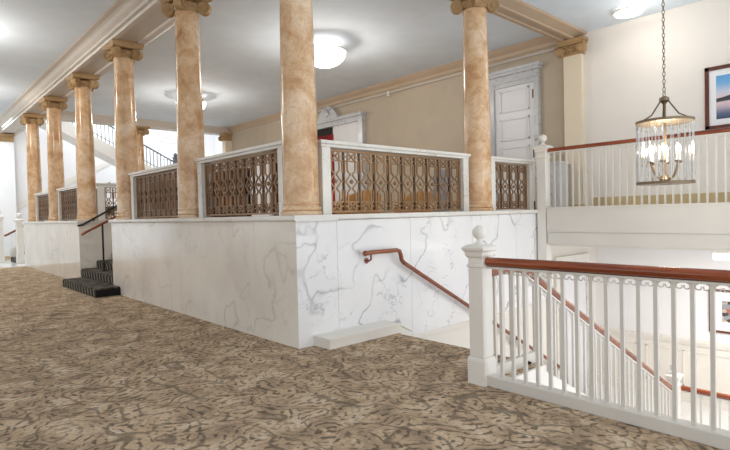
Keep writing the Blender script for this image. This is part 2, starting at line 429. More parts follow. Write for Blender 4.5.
# back wall: tan beside the raised lobby, cream over the gallery
struct('wall_back', MB().box(XB, XB+.2, .4, YE, FLP-.3, CEIL), 'tan_wall', 'long tan wall at the back of the raised lobby', 'wall')
struct('wall_gallery', MB().box(XB, XB+.2, YS, .4, 1.30, CEIL), 'cream_wall', 'cream wall behind the gallery balustrade', 'wall')
struct('wall_landing', MB().box(XB, XB+.2, YS, .4, LAND, 1.30), 'bright_wall', 'cream lower wall below the gallery', 'wall')
# lower side wall at y=0 under the gallery
struct('wall_under', MB().box(5.3, XB, 0.0, .3, LAND, 1.1), 'white', 'white wall below the gallery end', 'wall')
# wainscot
m = MB(); m.box(XB-.03, XB, YS, 0, LAND, -.93); m.box(XB-.075, XB, YS, 0, -.95, -.90); m.box(XB-.06, XB, YS, 0, -.99, -.95); m.box(XB-.05, XB, YS, 0, LAND, LAND+.16)
y = -.12
while y > YS+.8:
    for (a, b, c, d) in ((y-.62, y, -1.12, -1.10), (y-.62, y, -1.72, -1.70)): m.box(XB-.045, XB, a, b, c, d)
    for a in (y-.62, y-.02): m.box(XB-.045, XB, a, a+.02, -1.72, -1.10)
    y -= .78
struct('trim_4', m, 'white', 'white panelled wainscot along the lower landing wall', 'wainscot')
struct('baseboard_gallery', MB().box(XB-.03, XB, YS, .05, 1.38, 1.61), 'tan_base', 'tan skirting behind the gallery balusters', 'baseboard')
# far walls
m = MB(); m.box(-8, -6.5, YF, YF+.2, 0, CEIL); m.box(-6.5, -3.8, YF, YF+.2, 1.35, CEIL); m.box(-3.8, 6.1, YF, YF+.2, 0, 7.2); m.box(6.1, 7.0, YF, YF+.2, 0, 3.3); m.box(6.1, 7.0, YF, YF+.2, 4.9, 7.2); m.box(7.0, 9.0, YF, YF+.2, 0, 7.2)
struct('wall_far', m, 'bright_wall', 'bright white wall at the far end behind the stairs', 'wall')
struct('wall_stairhall', MB().box(8.8, 9, 15, YF, 0, 7.2), 'bright_wall', 'bright white side wall of the far stair hall', 'wall')
m = MB()
for a, b in zip((-7, -1.5, 4, 9.5, 15), (-4, 1.5, 7, 12.5, 18)):
    pass
m.box(-8.2, -8, YS, YF, 0, .7); m.box(-8.2, -8, YS, YF, 3.8, CEIL)
for a, b in ((-7, -5), (-2.6, -1.4), (1, 2.2), (4.6, 5.8), (8.2, 9.4), (11.8, 13), (15.4, 19.4)): m.box(-8.2, -8, a, b, .7, 3.8)
struct('wall_left', m, 'cream_wall', 'cream window wall on the left of the lobby', 'wall')

# windows
def window(name, label, x0, x1, z0, z1, nx, nz, y=YF):
    m = MB(); t = .06
    m.box(x0, x1, y+.02, y+.14, z0, z0+t); m.box(x0, x1, y+.02, y+.14, z1-t, z1)
    for i in range(nx+1):
        c = x0+(x1-x0)*i/nx; a = min(max(c-t/2, x0), x1-t); m.box(a, a+t, y+.03, y+.13, z0, z1)
    for i in range(1, nz):
        c = z0+(z1-z0)*i/nz; m.box(x0, x1, y+.05, y+.11, c-.02, c+.02)
    o = struct(name, m, 'white', label, 'window')
    MB().box(x0+.02, x1-.02, y+.075, y+.085, z0+.02, z1-.02).build('pane', 'pane', o)
window('window_1', 'tall daylit window beyond the far white stair', 6.1, 7.0, 3.3, 4.9, 2, 2)
window('window_2', 'wide low window at the far left of the lobby', -6.5, -3.8, 0.02, 1.35, 4, 1)

# ------------------------------------------------------------------ beams and crown mouldings
def beam_left():
    m = MB()
    prof = [(.0, SOF), (-.01, SOF+.045), (.02, SOF+.05), (.02, SOF+.07), (-.035, SOF+.085), (-.035, SOF+.135), (-.06, SOF+.145), (-.1, SOF+.165), (-.15, SOF+.20), (-.19, SOF+.215), (-.27, SOF+.22), (-.30, CEIL), (.86, CEIL), (.83, SOF+.22), (.76, SOF+.215), (.68, SOF+.165), (.63, SOF+.135), (.58, SOF+.085), (.53, SOF+.07), (.53, SOF+.05), (.56, SOF+.045), (.55, SOF)]
    prof2 = [p for p in prof[:-1]]
    m.prism(prof+[(.47, SOF), (.45, SOF+.035), (.10, SOF+.035), (.08, SOF)], 'y', .56, YF)
    return m
struct('trim_5', beam_left(), 'beam', 'moulded beam carried by the left row of columns', 'beam')
def beam_right():
    prof = [(.30, SOF), (.285, SOF+.02), (.29, SOF+.03), (.13, SOF+.085), (.10, SOF+.115), (.10, CEIL), (.70, CEIL), (.68, SOF+.2), (.60, SOF+.12), (.57, SOF+.05), (.58, SOF+.03), (.57, SOF), (.50, SOF), (.49, SOF+.02), (.38, SOF+.02), (.37, SOF)]
    return MB().prism(prof, 'x', .05, XB)
struct('trim_6', beam_right(), 'beam_tan', 'tan beam over the right columns running to the back wall', 'beam')
struct('trim_7', MB().prism([(YE-.35, SOF-.02), (YE-.37, SOF+.04), (YE-.40, SOF+.1), (YE-.46, CEIL), (YE+.1, CEIL), (YE+.1, SOF-.02)], 'x', .5, XB), 'beam', 'beam across the far end of the raised lobby', 'beam')
struct('trim_8', MB().prism([(XB, SOF+.02), (XB-.03, SOF+.03), (XB-.05, SOF+.1), (XB-.12, SOF+.17), (XB-.16, CEIL), (XB, CEIL)], 'y', .70, YE-.4), 'beam_tan', 'crown moulding along the top of the tan wall', 'crown moulding')

# ------------------------------------------------------------------ columns
cy = [C0, 3.09, 5.97, 8.80, 11.72, 14.60]
def make_column(x, y, label, group='tan marble columns around the raised lobby', R0=.197, z0=LED, cap=True):
    t = thing('column', label, 'column', (x, y, z0), group)
    b = MB()
    b.lathe((x, y, z0), [(.222, 0), (.228, .006), (.228, .04), (.222, .045)], 40)
    b.lathe((x, y, z0+.045), [(.2, 0), (.215, .012), (.22, .03), (.212, .05), (.195, .06), (.195, .07), (.21, .08), (.208, .095), (.199, .1)], 40)
    b.build('base', 'column', t, True)
    h = 4.42-(z0+.14)
    pr = []
    for i in range(15):
        u = i/14; r = R0 - .030*max(0, (u-.25)/.75)**1.5
        pr.append((r, u*h))
    pr += [(R0-.018, h+.005), (R0-.018, h+.025), (R0-.03, h+.03)]
    MB().lathe((x, y, z0+.14), pr, 48).build('shaft', 'column', t, True)
    zc = 4.44
    c = MB(); c.lathe((x, y, zc), [(.155, 0), (.165, .04), (.2, .085), (.215, .12), (.2, .145), (.17, .16)], 40)
    for k in range(24):      # egg moulding
        a = 2*PI*k/24; c.sphere((x+.2*math.cos(a), y+.2*math.sin(a), zc+.10), .024, 8, 1.3)
    ca = c.build('capital', 'capital', t, True)
    # abacus with hollow sides
    a = MB(); n = 8; hw = .30
    def ring(h, z):
        out = []
        for q in range(4):
            for i in range(n):
                u = i/n*2-1
                d = h*(1-.16*(1-u*u))
                p = (u*h*.96, -d)
                for _ in range(q): p = (-p[1], p[0])
                out.append((x+p[0], y+p[1], z))
        return out
    zs = [(.265, zc+.185), (.285, zc+.2), (.285, zc+.225), (.30, zc+.24), (.30, zc+.27), (.27, zc+.285)]
    vs = []; fs = []; k = 4*n
    for hh, z in zs: vs += ring(hh, z)
    for i in range(len(zs)-1):
        for j in range(k): fs.append((i*k+j, i*k+(j+1) % k, (i+1)*k+(j+1) % k, (i+1)*k+j))
    fs.append(tuple(reversed(range(k)))); fs.append(tuple(range((len(zs)-1)*k, len(zs)*k)))
    a.add(vs, fs); a.build('abacus', 'capital', ca, True, angle=35)
    for q in range(4):
        an = PI/4+q*PI/2
        dx, dy = math.cos(an), math.sin(an)
        v = MB(); cz = zc+.085; cr = .27
        # scroll: disc whose axis is across the diagonal
        ax = Vector((-dy, dx, 0)); cc = Vector((x+dx*cr, y+dy*cr, cz))
        seg = 24; vs = []; fs = []
        prof = [(.0001, -.05), (.03, -.05), (.035, -.035), (.06, -.04), (.088, -.055), (.098, -.045), (.098, .045), (.088, .055), (.06, .04), (.035, .035), (.03, .05), (.0001, .05)]
        for r, hh in prof:
            for kk in range(seg):
                b2 = 2*PI*kk/seg
                vs.append(cc + Vector((dx, dy, 0))*(r*math.cos(b2)) + Vector((0, 0, 1))*(r*math.sin(b2)) + ax*hh)
        for i in range(len(prof)-1):
            for kk in range(seg): fs.append((i*seg+kk, i*seg+(kk+1) % seg, (i+1)*seg+(kk+1) % seg, (i+1)*seg+kk))
        v.add(vs, fs)
        # stem linking scroll to the bell
        v.tube([cc+Vector((-dx*.02, -dy*.02, .085)), cc+Vector((-dx*.1, -dy*.1, .09)), (x+dx*.12, y+dy*.12, zc+.13)], .02, 8, rx=.045)
        v.build('volute', 'capital', ca, True)
    # block between capital and beam
    MB().box(x-.24, x+.24, y-.24, y+.24, zc+.28, SOF+.036).build('block', 'capital', t)
    return t
names = ['tan marble column at the near corner of the raised lobby',
         'tan marble column second from the near corner in the left row',
         'tan marble column just right of the carpeted steps',
         'tan marble column just left of the carpeted steps',
         'tan marble column next to the last in the left row',
         'tan marble column at the far left end of the row']
col0 = make_column(C0, C0, names[0])
for k in range(1, 6): copy_tree(col0, (C0, cy[k], LED), names[k])
make_column(3.59, C0, 'tan marble column standing on the ledge in front of the five-panel door', R0=.205)
make_column(3.62, YE-.1, 'tan marble column under the far beam, in front of the far stair', None, .165, LED)

# pilasters on walls
def pilaster(name, label, x0, x1, y0, y1, z0, mat, faces):
    t = thing(name, label, 'pilaster', ((x0+x1)/2, (y0+y1)/2, z0))
    m = MB(); m.box(x0, x1, y0, y1, z0+.12, 4.42); m.build('shaft', mat, t)
    b = MB(); b.box(x0-.03, x1+.0, y0-.03, y1+.03, z0, z0+.08); b.box(x0-.018, x1, y0-.018, y1+.018, z0+.08, z0+.12); b.build('base', 'tan_base', t)
    c = MB(); c.box(x0-.02, x1, y0-.02, y1+.02, 4.42, 4.45); c.box(x0-.01, x1, y0-.01, y1+.01, 4.45, 4.62); c.box(x0-.07, x1, y0-.07, y1+.07, 4.62, 4.66); c.box(x0-.09, x1, y0-.09, y1+.09, 4.66, SOF)
    for i in range(6):
        u = y0+(y1-y0)*(i+.5)/6; c.sphere((x0-.02, u, 4.53), .035, 8, 1.4)
    cp = c.build('capital', 'capital', t)
    for yy in (y0-.03, y1+.03):
        v = MB(); v.lathe((x0-.045, yy, 4.52), [(.03, -.06), (.035, -.045), (.06, -.05), (.085, -.065), (.095, -.05), (.095, .05), (.085, .065), (.06, .05), (.035, .045), (.03, .06)], 20, 'y')
        v.build('volute', 'capital', cp, True)
    return t
pilaster('pilaster', 'cream painted pilaster with ochre scrolled capital on the back wall', XB-.13, XB-.002, .18, .54, 1.36, 'pilaster', 0)
pilaster('pilaster', 'tan pilaster in the far corner of the raised lobby', XB-.28, XB-.002, YE-.54, YE-.28, FLP, 'pilaster', 0)
pilaster('pilaster', 'ochre pilaster on the bright far wall past the last column', -.05, .45, YF-.30, YF-.11, 0, 'bright_wall', 0)

# ------------------------------------------------------------------ grille panels between the columns
def grille_panel(label, ax, a, b, units, C0=C0):
    """marble framed bronze grille from a to b along ax ('x' or 'y') on the column line"""
    def pt(u, d, z): return (u, C0+d, z) if ax == 'x' else (C0+d, u, z)
    t = thing('grille_panel', label, 'railing', pt((a+b)/2, 0, LED), 'marble framed bronze grilles on the ledge')
    def bx(m, u0, u1, d0, d1, z0, z1):
        p, q = pt(u0, d0, z0), pt(u1, d1, z1); m.box(p[0], q[0], p[1], q[1], p[2], q[2]); return m
    pw = .125
    m = MB(); bx(m, a-.03, b+.03, -.10, .10, 2.21, 2.25); bx(m, a-.01, b+.01, -.08, .08, 2.175, 2.21); m.build('top_rail', 'marble_trim', t, bevel=.006)
    for s, e in ((a, a+pw), (b-pw, b)):
        m = MB(); bx(m, s, e, -.075, .075, LED, 2.175); m.build('post', 'marble_trim', t, bevel=.005)
    g0, g1 = a+pw, b-pw; w = (g1-g0)/units; zb, zt = LED+.02, 2.16
    m = MB(); bx(m, g0, g1, -.018, .018, zb, zb+.022); bx(m, g0, g1, -.018, .018, zt-.022, zt); bx(m, g0, g0+.03, -.02, .02, zb, zt); bx(m, g1-.03, g1, -.02, .02, zb, zt)
    m.build('grille_frame', 'bronze', t)
    for i in range(1, units):
        m = MB(); u = g0+w*i; bx(m, u-.011, u+.011, -.014, .014, zb, zt); m.build('upright', 'dark_bronze', t)
    zl, zh, zm = zb+.125, zt-.125, (zb+zt)/2
    for i in range(units):
        m = MB(); c = g0+w*(i+.5); q = w*.25; T = .017; D = .016
        def ln(u0, z0, u1, z1, th=T): m.bar(pt(u0, 0, z0), pt(u1, 0, z1), th, D) if True else None
        # top and bottom bands: crossed squares
        for z0, z1 in ((zb+.022, zl), (zh, zt-.022)):
            ln(c-q, z0, c+q, z1); ln(c-q, z1, c+q, z0)
            mm = (z0+z1)/2
            for du in (-.5*w+.012, .5*w-.012): ln(c+du, mm, c+du*.45, mm)
            ln(c-q, z0, c-q, z1); ln(c+q, z0, c+q, z1)
        ln(c-w*.5, zl, c+w*.5, zl); ln(c-w*.5, zh, c+w*.5, zh)
        # long bars that open round a centre diamond
        for s in (-1, 1):
            ln(c+s*q, zl, c+s*q, zm-.13); ln(c+s*q, zh, c+s*q, zm+.13)
            ln(c+s*q, zm-.13, c+s*w*.06, zm-.085); ln(c+s*q, zm+.13, c+s*w*.06, zm+.085)
            ln(c+s*w*.06, zm-.085, c+s*w*.36, zm); ln(c+s*w*.06, zm+.085, c+s*w*.36, zm)
            ln(c+s*w*.36, zm, c+s*w*.5, zm)
            ln(c+s*w*.42, zl, c+s*w*.42, zm-.1, .015); ln(c+s*w*.42, zh, c+s*w*.42, zm+.1, .015)
        m.sphere(pt(c, 0, zm), .026, 10)
        m.build('grille_motif', 'bronze', t)
    return t
grille_panel('long bronze grille panel in marble frame right of the corner column', 'x', .52, 3.26, 10)
grille_panel('short bronze grille panel in marble frame between right column and gallery post', 'x', 3.83, 5.1, 4)
grille_panel('bronze grille panel just left of the corner column', 'y', .49, cy[1]-.36, 9)
grille_panel('bronze grille panel between second column and the column at the steps', 'y', cy[1]+.24, cy[2]-.40, 9)
grille_panel('bronze grille panel in the first bay beyond the carpeted steps', 'y', cy[3]+.24, cy[4]-.45, 9)
grille_panel('bronze grille panel in the last bay of the far left row', 'y', cy[4]+.24, cy[5]-.45, 9)

grille_panel('short grille panel on the inner side of the carpeted steps, seen past the black handrail', 'x', .44, 1.7, 5, GAP1+.09)

# ------------------------------------------------------------------ steps up to the raised lobby
t = thing('steps', 'dark carpeted steps with scalloped pattern rising between marble walls', 'steps', (.3, (GAP0+GAP1)/2, 0))
for k in range(6):
    z1 = .16*(k+1); x0 = (-.44, -.0, .33, .66, .99, 1.32)[k]; x1 = -.002 if k == 0 else (-.44, -.0, .33, .66, .99, 1.32, 2.0)[k+1]+.02
    y0, y1 = (5.72, GAP1-.35) if k == 0 else (GAP0+.005, GAP1-.005)
    s = MB().box(x0+.01, x1, y0, y1, 0, z1).build('step', 'stair_carpet', t, bevel=.015)
    MB().box(x0, x0+.012, y0+.005, y1-.005, z1-.155, z1-.03).build('riser', 'scallop', s)
    if k == 0: MB().box(x0+.02, x0+.44, y0-.012, y0, .005, .13).build('riser_side', 'scallop', s)
t = thing('handrail', 'brown wooden handrail on a slim black post beside the carpeted steps', 'handrail', (.3, GAP0+.45, .48))
yy = 7.45
MB().tube([(-.20, yy, 1.10), (-.12, yy, 1.15), (.75, yy, 1.60), (.95, yy, 1.65)], .026, 10).build('rail', 'handrail_x', t, True)
MB().lathe((.21, yy, .32), [(.05, 0), (.05, .02), (.02, .03), (.02, 1.0)], 10).build('post', 'black_metal', t, True)
t = thing('handrail', 'black metal handrail on the far side of the carpeted steps', 'handrail', (.3, GAP1-.08, .6))
yy = GAP1-.08
MB().tube([(-.05, yy, 1.28), (.05, yy, 1.30), (.62, yy, 1.62), (.9, yy, 1.78), (1.5, yy, 2.05)], .022, 8).build('rail', 'black_metal', t, True)
m = MB(); m.tube([(.3, yy, 1.42), (.3, yy+.04, 1.38), (.3, yy+.079, 1.36)], .01, 6); m.build('bracket', 'black_metal', t)
MB().box(1.47, 1.49, yy-.01, yy+.01, FLP, 2.04).build('post', 'black_metal', t)

# ------------------------------------------------------------------ balustrades
def scroll_pts(c, d, r, z, flip):
    """flat double C scroll point list; d = unit direction along the rail"""
    pts = []
    for i in range(13):
        a = PI*.5 + (2*PI*.82)*i/12
        rr = r*(1-.35*i/12)
        u = rr*math.cos(a)*(-1 if flip else 1)
        pts.append((c[0]+d[0]*u, c[1]+d[1]*u, z+rr*math.sin(a)+d[2]*u))
    return pts
def newel(label, x, y, zbase, zcap, hw=.1, group=None, parent=None, low=None):
    t = thing('newel_post', label, 'newel post', (x, y, zbase), group)
    h = zcap-zbase; k = hw/.1
    MB().sq((x, y, zbase), [(hw*1.12, 0), (hw*1.12, .26*k), (hw*1.06, .285*k), (hw, .3*k)]).build('plinth', 'white', t)
    MB().sq((x, y, zbase), [(hw*.93, .3*k), (hw*.93, h-.13*k)]).build('shaft', 'white', t, bevel=.006)
    MB().sq((x, y, zbase), [(hw*.96, h-.235*k), (hw*1.05, h-.225*k), (hw*1.05, h-.205*k), (hw*.96, h-.195*k)]).build('collar', 'white', t)
    MB().sq((x, y, zbase), [(hw*.95, h-.13*k), (hw*1.15, h-.10*k), (hw*1.2, h-.06*k), (hw*1.4, h-.04*k), (hw*1.45, h-.015*k), (hw*1.3, h), (hw*.9, h+.02*k)]).build('cap', 'white', t)
    m = MB(); m.lathe((x, y, zbase+h+.015*k), [(.06*k, 0), (.055*k, .02*k), (.035*k, .035*k), (.026*k, .055*k), (.03*k, .075*k), (.045*k, .09*k)], 20)
    m.sphere((x, y, zbase+h+.152*k), .078*k, 24); m.build('ball_finial', 'white', t, True)
    return t
def balustrade(label, p0, p1, zr0, zr1, zb0, zb1, spacing, group, curb=None, rail_pts=None, railmat='handrail_y', scrolls=True, rr=.036, bw=.024, start=.12, end=.06, mat='white_rail'):
    """p0,p1: ground points (x,y); zr rail underside heights; zb baluster foot heights"""
    a, b = Vector((p0[0], p0[1], 0)), Vector((p1[0], p1[1], 0)); d = b-a; Ln = d.length; d.normalize()
    t = thing('balustrade', label, 'balustrade', (p0[0], p0[1], zb0), group)
    pts = rail_pts or [(p0[0], p0[1], zr0+rr), (p1[0], p1[1], zr1+rr)]
    m = MB(); m.tube(pts, rr, 14, rx=rr*1.1); m.build('handrail', railmat, t, True)
    sl = (zr1-zr0)/Ln
    m = MB(); m.bar((a.x, a.y, zr0-.008), (b.x, b.y, zr1-.008), .04, .016); m.build('rail_plate', mat, t)
    if curb:
        m = MB(); hh, wd = curb
        m.bar((a.x, a.y, zb0-hh/2), (b.x, b.y, zb1-hh/2), wd, hh)
        if rail_pts: m.box(rail_pts[0][0], a.x+.22, a.y-wd/2, a.y+wd/2, 0, .10)
        m.build('curb', mat, t, bevel=.006)
    if rail_pts:
        for q in range(1, 5):
            xx = rail_pts[0][0]+(a.x-rail_pts[0][0])*q/4.6
            MB().sq((xx, a.y, 0), [(bw/2, .09), (bw/2, rail_pts[0][2]-rr)]).build('baluster', mat, t)
    s = start; prev = None
    while s < Ln-end:
        x, y = a.x+d.x*s, a.y+d.y*s; u = s/Ln
        zr, zb = zr0+(zr1-zr0)*u, zb0+(zb1-zb0)*u
        MB().sq((x, y, 0), [(bw/2, zb-.012), (bw/2, zr-.008)]).build('baluster', mat, t)
        if scrolls and s+spacing < Ln-end+spacing*.5:
            m = MB(); r = spacing*.20
            for fl, off in ((False, .31), (True, .69)):
                q = s+spacing*off; zz = zr0+(zr1-zr0)*q/Ln-.018-r
                pp = scroll_pts((a.x+d.x*q, a.y+d.y*q), (d.x, d.y, sl), r, zz, fl)
                m.tube(pp, .0045, 5)
            m.build('scroll', mat, t, True)
        s += spacing
    return t
# near balustrade (runs from the newel towards the camera side)
newel('white newel post with ball finial at the head of the stairs, nearest the carpet', XR, YN, 0, 1.115, .073)
balustrade('near white balustrade with red brown handrail guarding the stairwell edge', (XR, YN-.075), (XR, -5.6), .955, .955, .085, .085, .102, None, curb=(.085, .10), rr=.037)
struct('trim_12', MB().box(XR+.1, XS, YN-.125, YN-.1, -.30, .0).box(XS, XS+.02, YN-.1, -.001, -.16, -.012), 'white', 'white fascia at the head of the stairs', 'fascia')
struct('trim_9', MB().box(XR+.1, XR+.13, -5.6, YN-.1, -.30, .0), 'white', 'white fascia below the near balustrade', 'fascia')
# stair balustrade
SL = .53
xs0, xs1 = XR+.075, 4.86
rp = [(xs0, YN, .885), (.95, YN, .885), (1.08, YN, .86), (1.2, YN, .80), (xs1, YN, .80-SL*(xs1-1.2))]
balustrade('sloping white balustrade descending beside the stairs', (1.05, YN), (xs1, YN), .80+.15*SL-.04, .80-SL*(xs1-1.2)-.04, .06, .06-SL*(xs1-1.05), .125, None, curb=(.10, .05), rail_pts=rp, railmat='handrail_x', rr=.034, bw=.022, start=.06)
newel('white newel post with ball finial at the foot of the stairs', 4.95, YN, LAND, -.96, .066)
balustrade('level white balustrade on the lower landing, below the near one', (4.95, YN-.1), (4.95, -5.0), -1.16, -1.16, LAND+.08, LAND+.08, .11, None, curb=(.08, .09), rr=.034)
# stairs down
t = thing('staircase', 'white stairs descending beside the veined marble wall', 'stairs', (XS, -1, LAND))
for i in range(1, 12):
    x0 = XS+.315*(i-1); z = -.1667*i
    MB().box(x0-.0, x0+.335, YN+.03, -.001, z-.1667*1.0-.02, z).build('step', 'white_marble_floor', t)
m = MB(); m.prism([(XS, -.05), (XS, -.5), (XS+11*.315, LAND-.2), (XS+11*.315, LAND+.12)], 'y', YN-.10, YN-.06); m.build('stringer', 'white', t)
# wall handrail
t = thing('handrail', 'red brown wooden handrail bracketed to the veined marble wall', 'handrail', (.9, -.085, .95))
y = -.085
pts = [(.90, y, .945), (1.0, y, .95), (1.41, y, .95), (1.455, y, .935), (1.475, y, .89), (1.49, y, .825), (1.53, y, .785), (1.60, y, .745)]
for i in range(1, 12): pts.append((1.60+.36*i, y, .745-.55*.36*i))
m = MB(); m.tube(pts, .027, 12); m.sphere((.895, y, .945), .034, 12); m.build('rail', 'handrail_x', t, True)
for xb, zb in ((.98, .945), (3.05, -.053), (4.0, -.575), (5.2, -1.235)):
    m = MB(); m.tube([(xb, y, zb-.02), (xb, y, zb-.075), (xb, y+.03, zb-.095), (xb, -.01, zb-.095)], .011, 8); m.lathe((xb, -.012, zb-.095), [(.034, 0), (.034, .006), (.02, .011)], 14, 'y')
    m.build('bracket', 'handrail_x' if xb < 1 else 'nickel', t, True)

# ------------------------------------------------------------------ gallery
struct('floor_gallery', MB().box(XG+.05, XB, YS, .0, .85, 1.36).box(XG-.06, XG+.05, YS, -.21, .85, 1.36), 'white', 'floor slab of the gallery across the stairwell', 'gallery')
m = MB(); m.box(XG-.09, XG+.05, YS, -.21, 1.03, 1.41); m.box(XG-.075, XG+.05, YS, -.21, .835, 1.025); m.box(XG-.105, XG+.05, YS, -.21, 1.41, 1.435)
struct('trim_10', m, 'white_rail', 'white panelled fascia along the front of the gallery', 'fascia')
newel('slim white newel post with ball finial at the gallery end of the ledge', XG+.01, -.11, .15, 2.44, .085)
balustrade('white gallery balustrade with red brown handrail below the cream wall', (XG, -.19), (XG, -4.6), 2.335, 2.335, 1.435, 1.435, .102, None, rr=.03, bw=.022)
struct('ceiling_gallery', MB().box(XG+.05, XB, YS, 0, .80, .85), 'white', 'white underside of the gallery', 'ceiling')
t = thing('strip_light', 'bright rectangular ceiling light under the gallery', 'light', (5.3, -3.0, .80))
MB().box(5.12, 5.48, -3.7, -2.42, .75, .80).build('housing', 'white', t)
MB().box(5.14, 5.46, -3.68, -2.44, .66, .75).build('diffuser', 'lamp_flat', t)
# doorway below gallery
t = struct('door_3', MB().box(5.50, 6.52, -.03, 0, LAND, .42), 'door_white', 'white door in grey marble casing under the gallery', 'door')
m = MB()
for a in (5.36, 6.52): m.box(a, a+.14, -.06, 0, LAND, .42)
m.box(5.36, 6.66, -.06, 0, .42, .56); m.build('casing', 'marble_trim', t)

# ------------------------------------------------------------------ doors on the long wall
def door_tan():
    y0, y1, zt = 1.12, 2.36, 4.46
    d = struct('door_1', MB().box(XB-.05, XB, y0+.10, y1-.16, FLP, 4.10), 'door_white', 'white five-panel door in grey marble surround on the tan wall', 'door')
    m = MB(); m.box(XB-.10, XB, y0, y0+.10, FLP, 4.10); m.box(XB-.10, XB, y1-.16, y1, FLP, 4.10); m.box(XB-.098, XB, y0, y1, 4.10, zt-.12); m.box(XB-.12, XB, y0-.02, y1+.02, 4.19, 4.22); m.box(XB-.16, XB, y0-.05, y1+.05, zt-.12, zt-.06); m.box(XB-.19, XB, y0-.08, y1+.08, zt-.06, zt)
    m.build('casing', 'marble_casing', d)
    a, b = y0+.10, y1-.16; hgt = (4.08-FLP)/5
    for i in range(5):
        z0 = FLP+hgt*i+.09; z1 = FLP+hgt*(i+1)-.05
        m = MB(); q0, q1 = a+.13, b-.13; e = .035
        for (p, q, r, s) in ((q0, q1, z0, z0+e), (q0, q1, z1-e, z1), (q0, q0+e, z0, z1), (q1-e, q1, z0, z1)): m.box(XB-.07, XB-.05, p, q, r, s)
        m.box(XB-.056, XB-.05, q0+.07, q1-.07, z0+.07, z1-.07)
        m.build('panel_moulding', 'door_white', d, bevel=.006)
    for z in (3.86, 2.6, 1.5): MB().box(XB-.075, XB-.05, a+.0, a+.05, z-.10, z+.08).build('hinge', 'dark_bronze', d)
door_tan()
def door_pediment():
    y0, y1, zt = 6.56, 9.70, 4.30
    d = struct('door_2', MB().box(XB-.06, XB-.02, 6.70, 7.98, FLP, 4.08), 'door_white', 'white door leaf half covering the pedimented doorway on the tan wall', 'door')
    m = MB(); m.box(XB-.14, XB, y0, y0+.18, FLP, 4.08); m.box(XB-.14, XB, y1-.18, y1, FLP, 4.08); m.box(XB-.14, XB, y0, y1, 4.08, 4.22); m.box(XB-.22, XB, y0-.06, y1+.06, 4.22, zt)
    # curved crest
    c = 8.13; pts = []
    for i in range(17):
        u = -1+2*i/16; pts.append((c+u*.52, zt-.01+.42*(math.cos(u*PI*.5))**.8))
    m.prism(pts, 'x', XB-.16, XB)
    m.lathe((XB-.16, c, zt+.2), [(.12, -.02), (.1, -.05), (.05, -.06)], 18, 'x')
    m.build('casing', 'marble_casing', d)
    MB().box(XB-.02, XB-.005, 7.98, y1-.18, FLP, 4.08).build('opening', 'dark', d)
    m = MB()
    for i in range(14):
        yy = 8.0+.115*i; m.lathe((XB-.06, yy, 1.0), [(.045, 0), (.05, 1.5), (.045, 2.85)], 8)
    m.build('curtain', 'red_cloth', d, True)
door_pediment()
d = struct('door_4', MB().box(XB-.05, XB, 11.65, 13.0, FLP, 3.72), 'bright_wall', 'far white door in pale casing near the end of the tan wall', 'door')
m = MB(); m.box(XB-.12, XB, 11.45, 11.65, FLP, 3.95); m.box(XB-.12, XB, 13.0, 13.2, FLP, 3.85); m.box(XB-.12, XB, 11.45, 13.2, 3.72, 3.86); m.build('casing', 'marble_casing', d)
# pipe with hangers along the crown
t = thing('sprinkler_pipe', 'thin pale pipe with two hangers along the crown of the tan wall', 'pipe', (XB-.06, 4.5, 4.66))
MB().tube([(XB-.05, .75, 4.66), (XB-.05, 11.0, 4.66)], .022, 8).build('pipe', 'beam', t, True)
for yy in (5.55, 2.6):
    MB().lathe((XB-.07, yy, 4.56), [(.04, 0), (.05, .03), (.03, .05), (.03, .14)], 12).build('hanger', 'white', t, True)
# grey cabinet seen through the gallery balusters
t = thing('cabinet', 'grey cabinet against the tan wall behind the gallery post', 'cabinet', (6.75, .68, FLP))
MB().box(6.48, 6.84, .43, .90, FLP, 2.28).build('body', 'marble_casing', t, bevel=.01); MB().box(6.45, 6.86, .41, .92, 2.28, 2.33).build('top', 'marble_casing', t)

# ------------------------------------------------------------------ furniture of the raised lobby
def screen(label, y0, y1, x=.58, h=2.05):
    t = thing('wooden_screen', label, 'screen', (x+.03, (y0+y1)/2, FLP), 'brown wooden screens behind the left grilles')
    m = MB(); m.box(x+.01, x+.04, y0+.04, y1-.04, 1.47, h-.02)
    n = max(2, int((y1-y0)/.45))
    for i in range(n+1):
        u = y0+(y1-y0-.07)*i/n; m.box(x-.004, x+.05, u, u+.07, 1.44, h-.02)
    m.build('panel', 'wood_z', t)
    MB().box(x-.03, x+.08, y0-.02, y1+.02, h-.02, h+.02).build('cap_rail', 'wood_z', t, bevel=.008)
    MB().box(x-.01, x+.06, y0, y1, 1.40, 1.47).build('bottom_rail', 'wood_z', t)
    for u in (y0, y1-.07): MB().box(x-.008, x+.058, u, u+.07, FLP, h-.02).build('post', 'wood_z', t)
    return t
screen('narrow brown wooden screen behind the left grille, close to the corner column', .92, 1.22, .52, 2.16)
screen('brown wooden screen behind the left half of the grille beside the corner column', 1.9, 2.95, .52)
screen('brown wooden screen behind the grille right of the steps', 3.75, 6.0, h=2.14)
screen('brown wooden screen behind the grille of the first bay beyond the steps', 9.3, 12.5, h=2.14)
screen('brown wooden screen behind the last grille of the far left row', 12.75, 14.75, h=2.14)
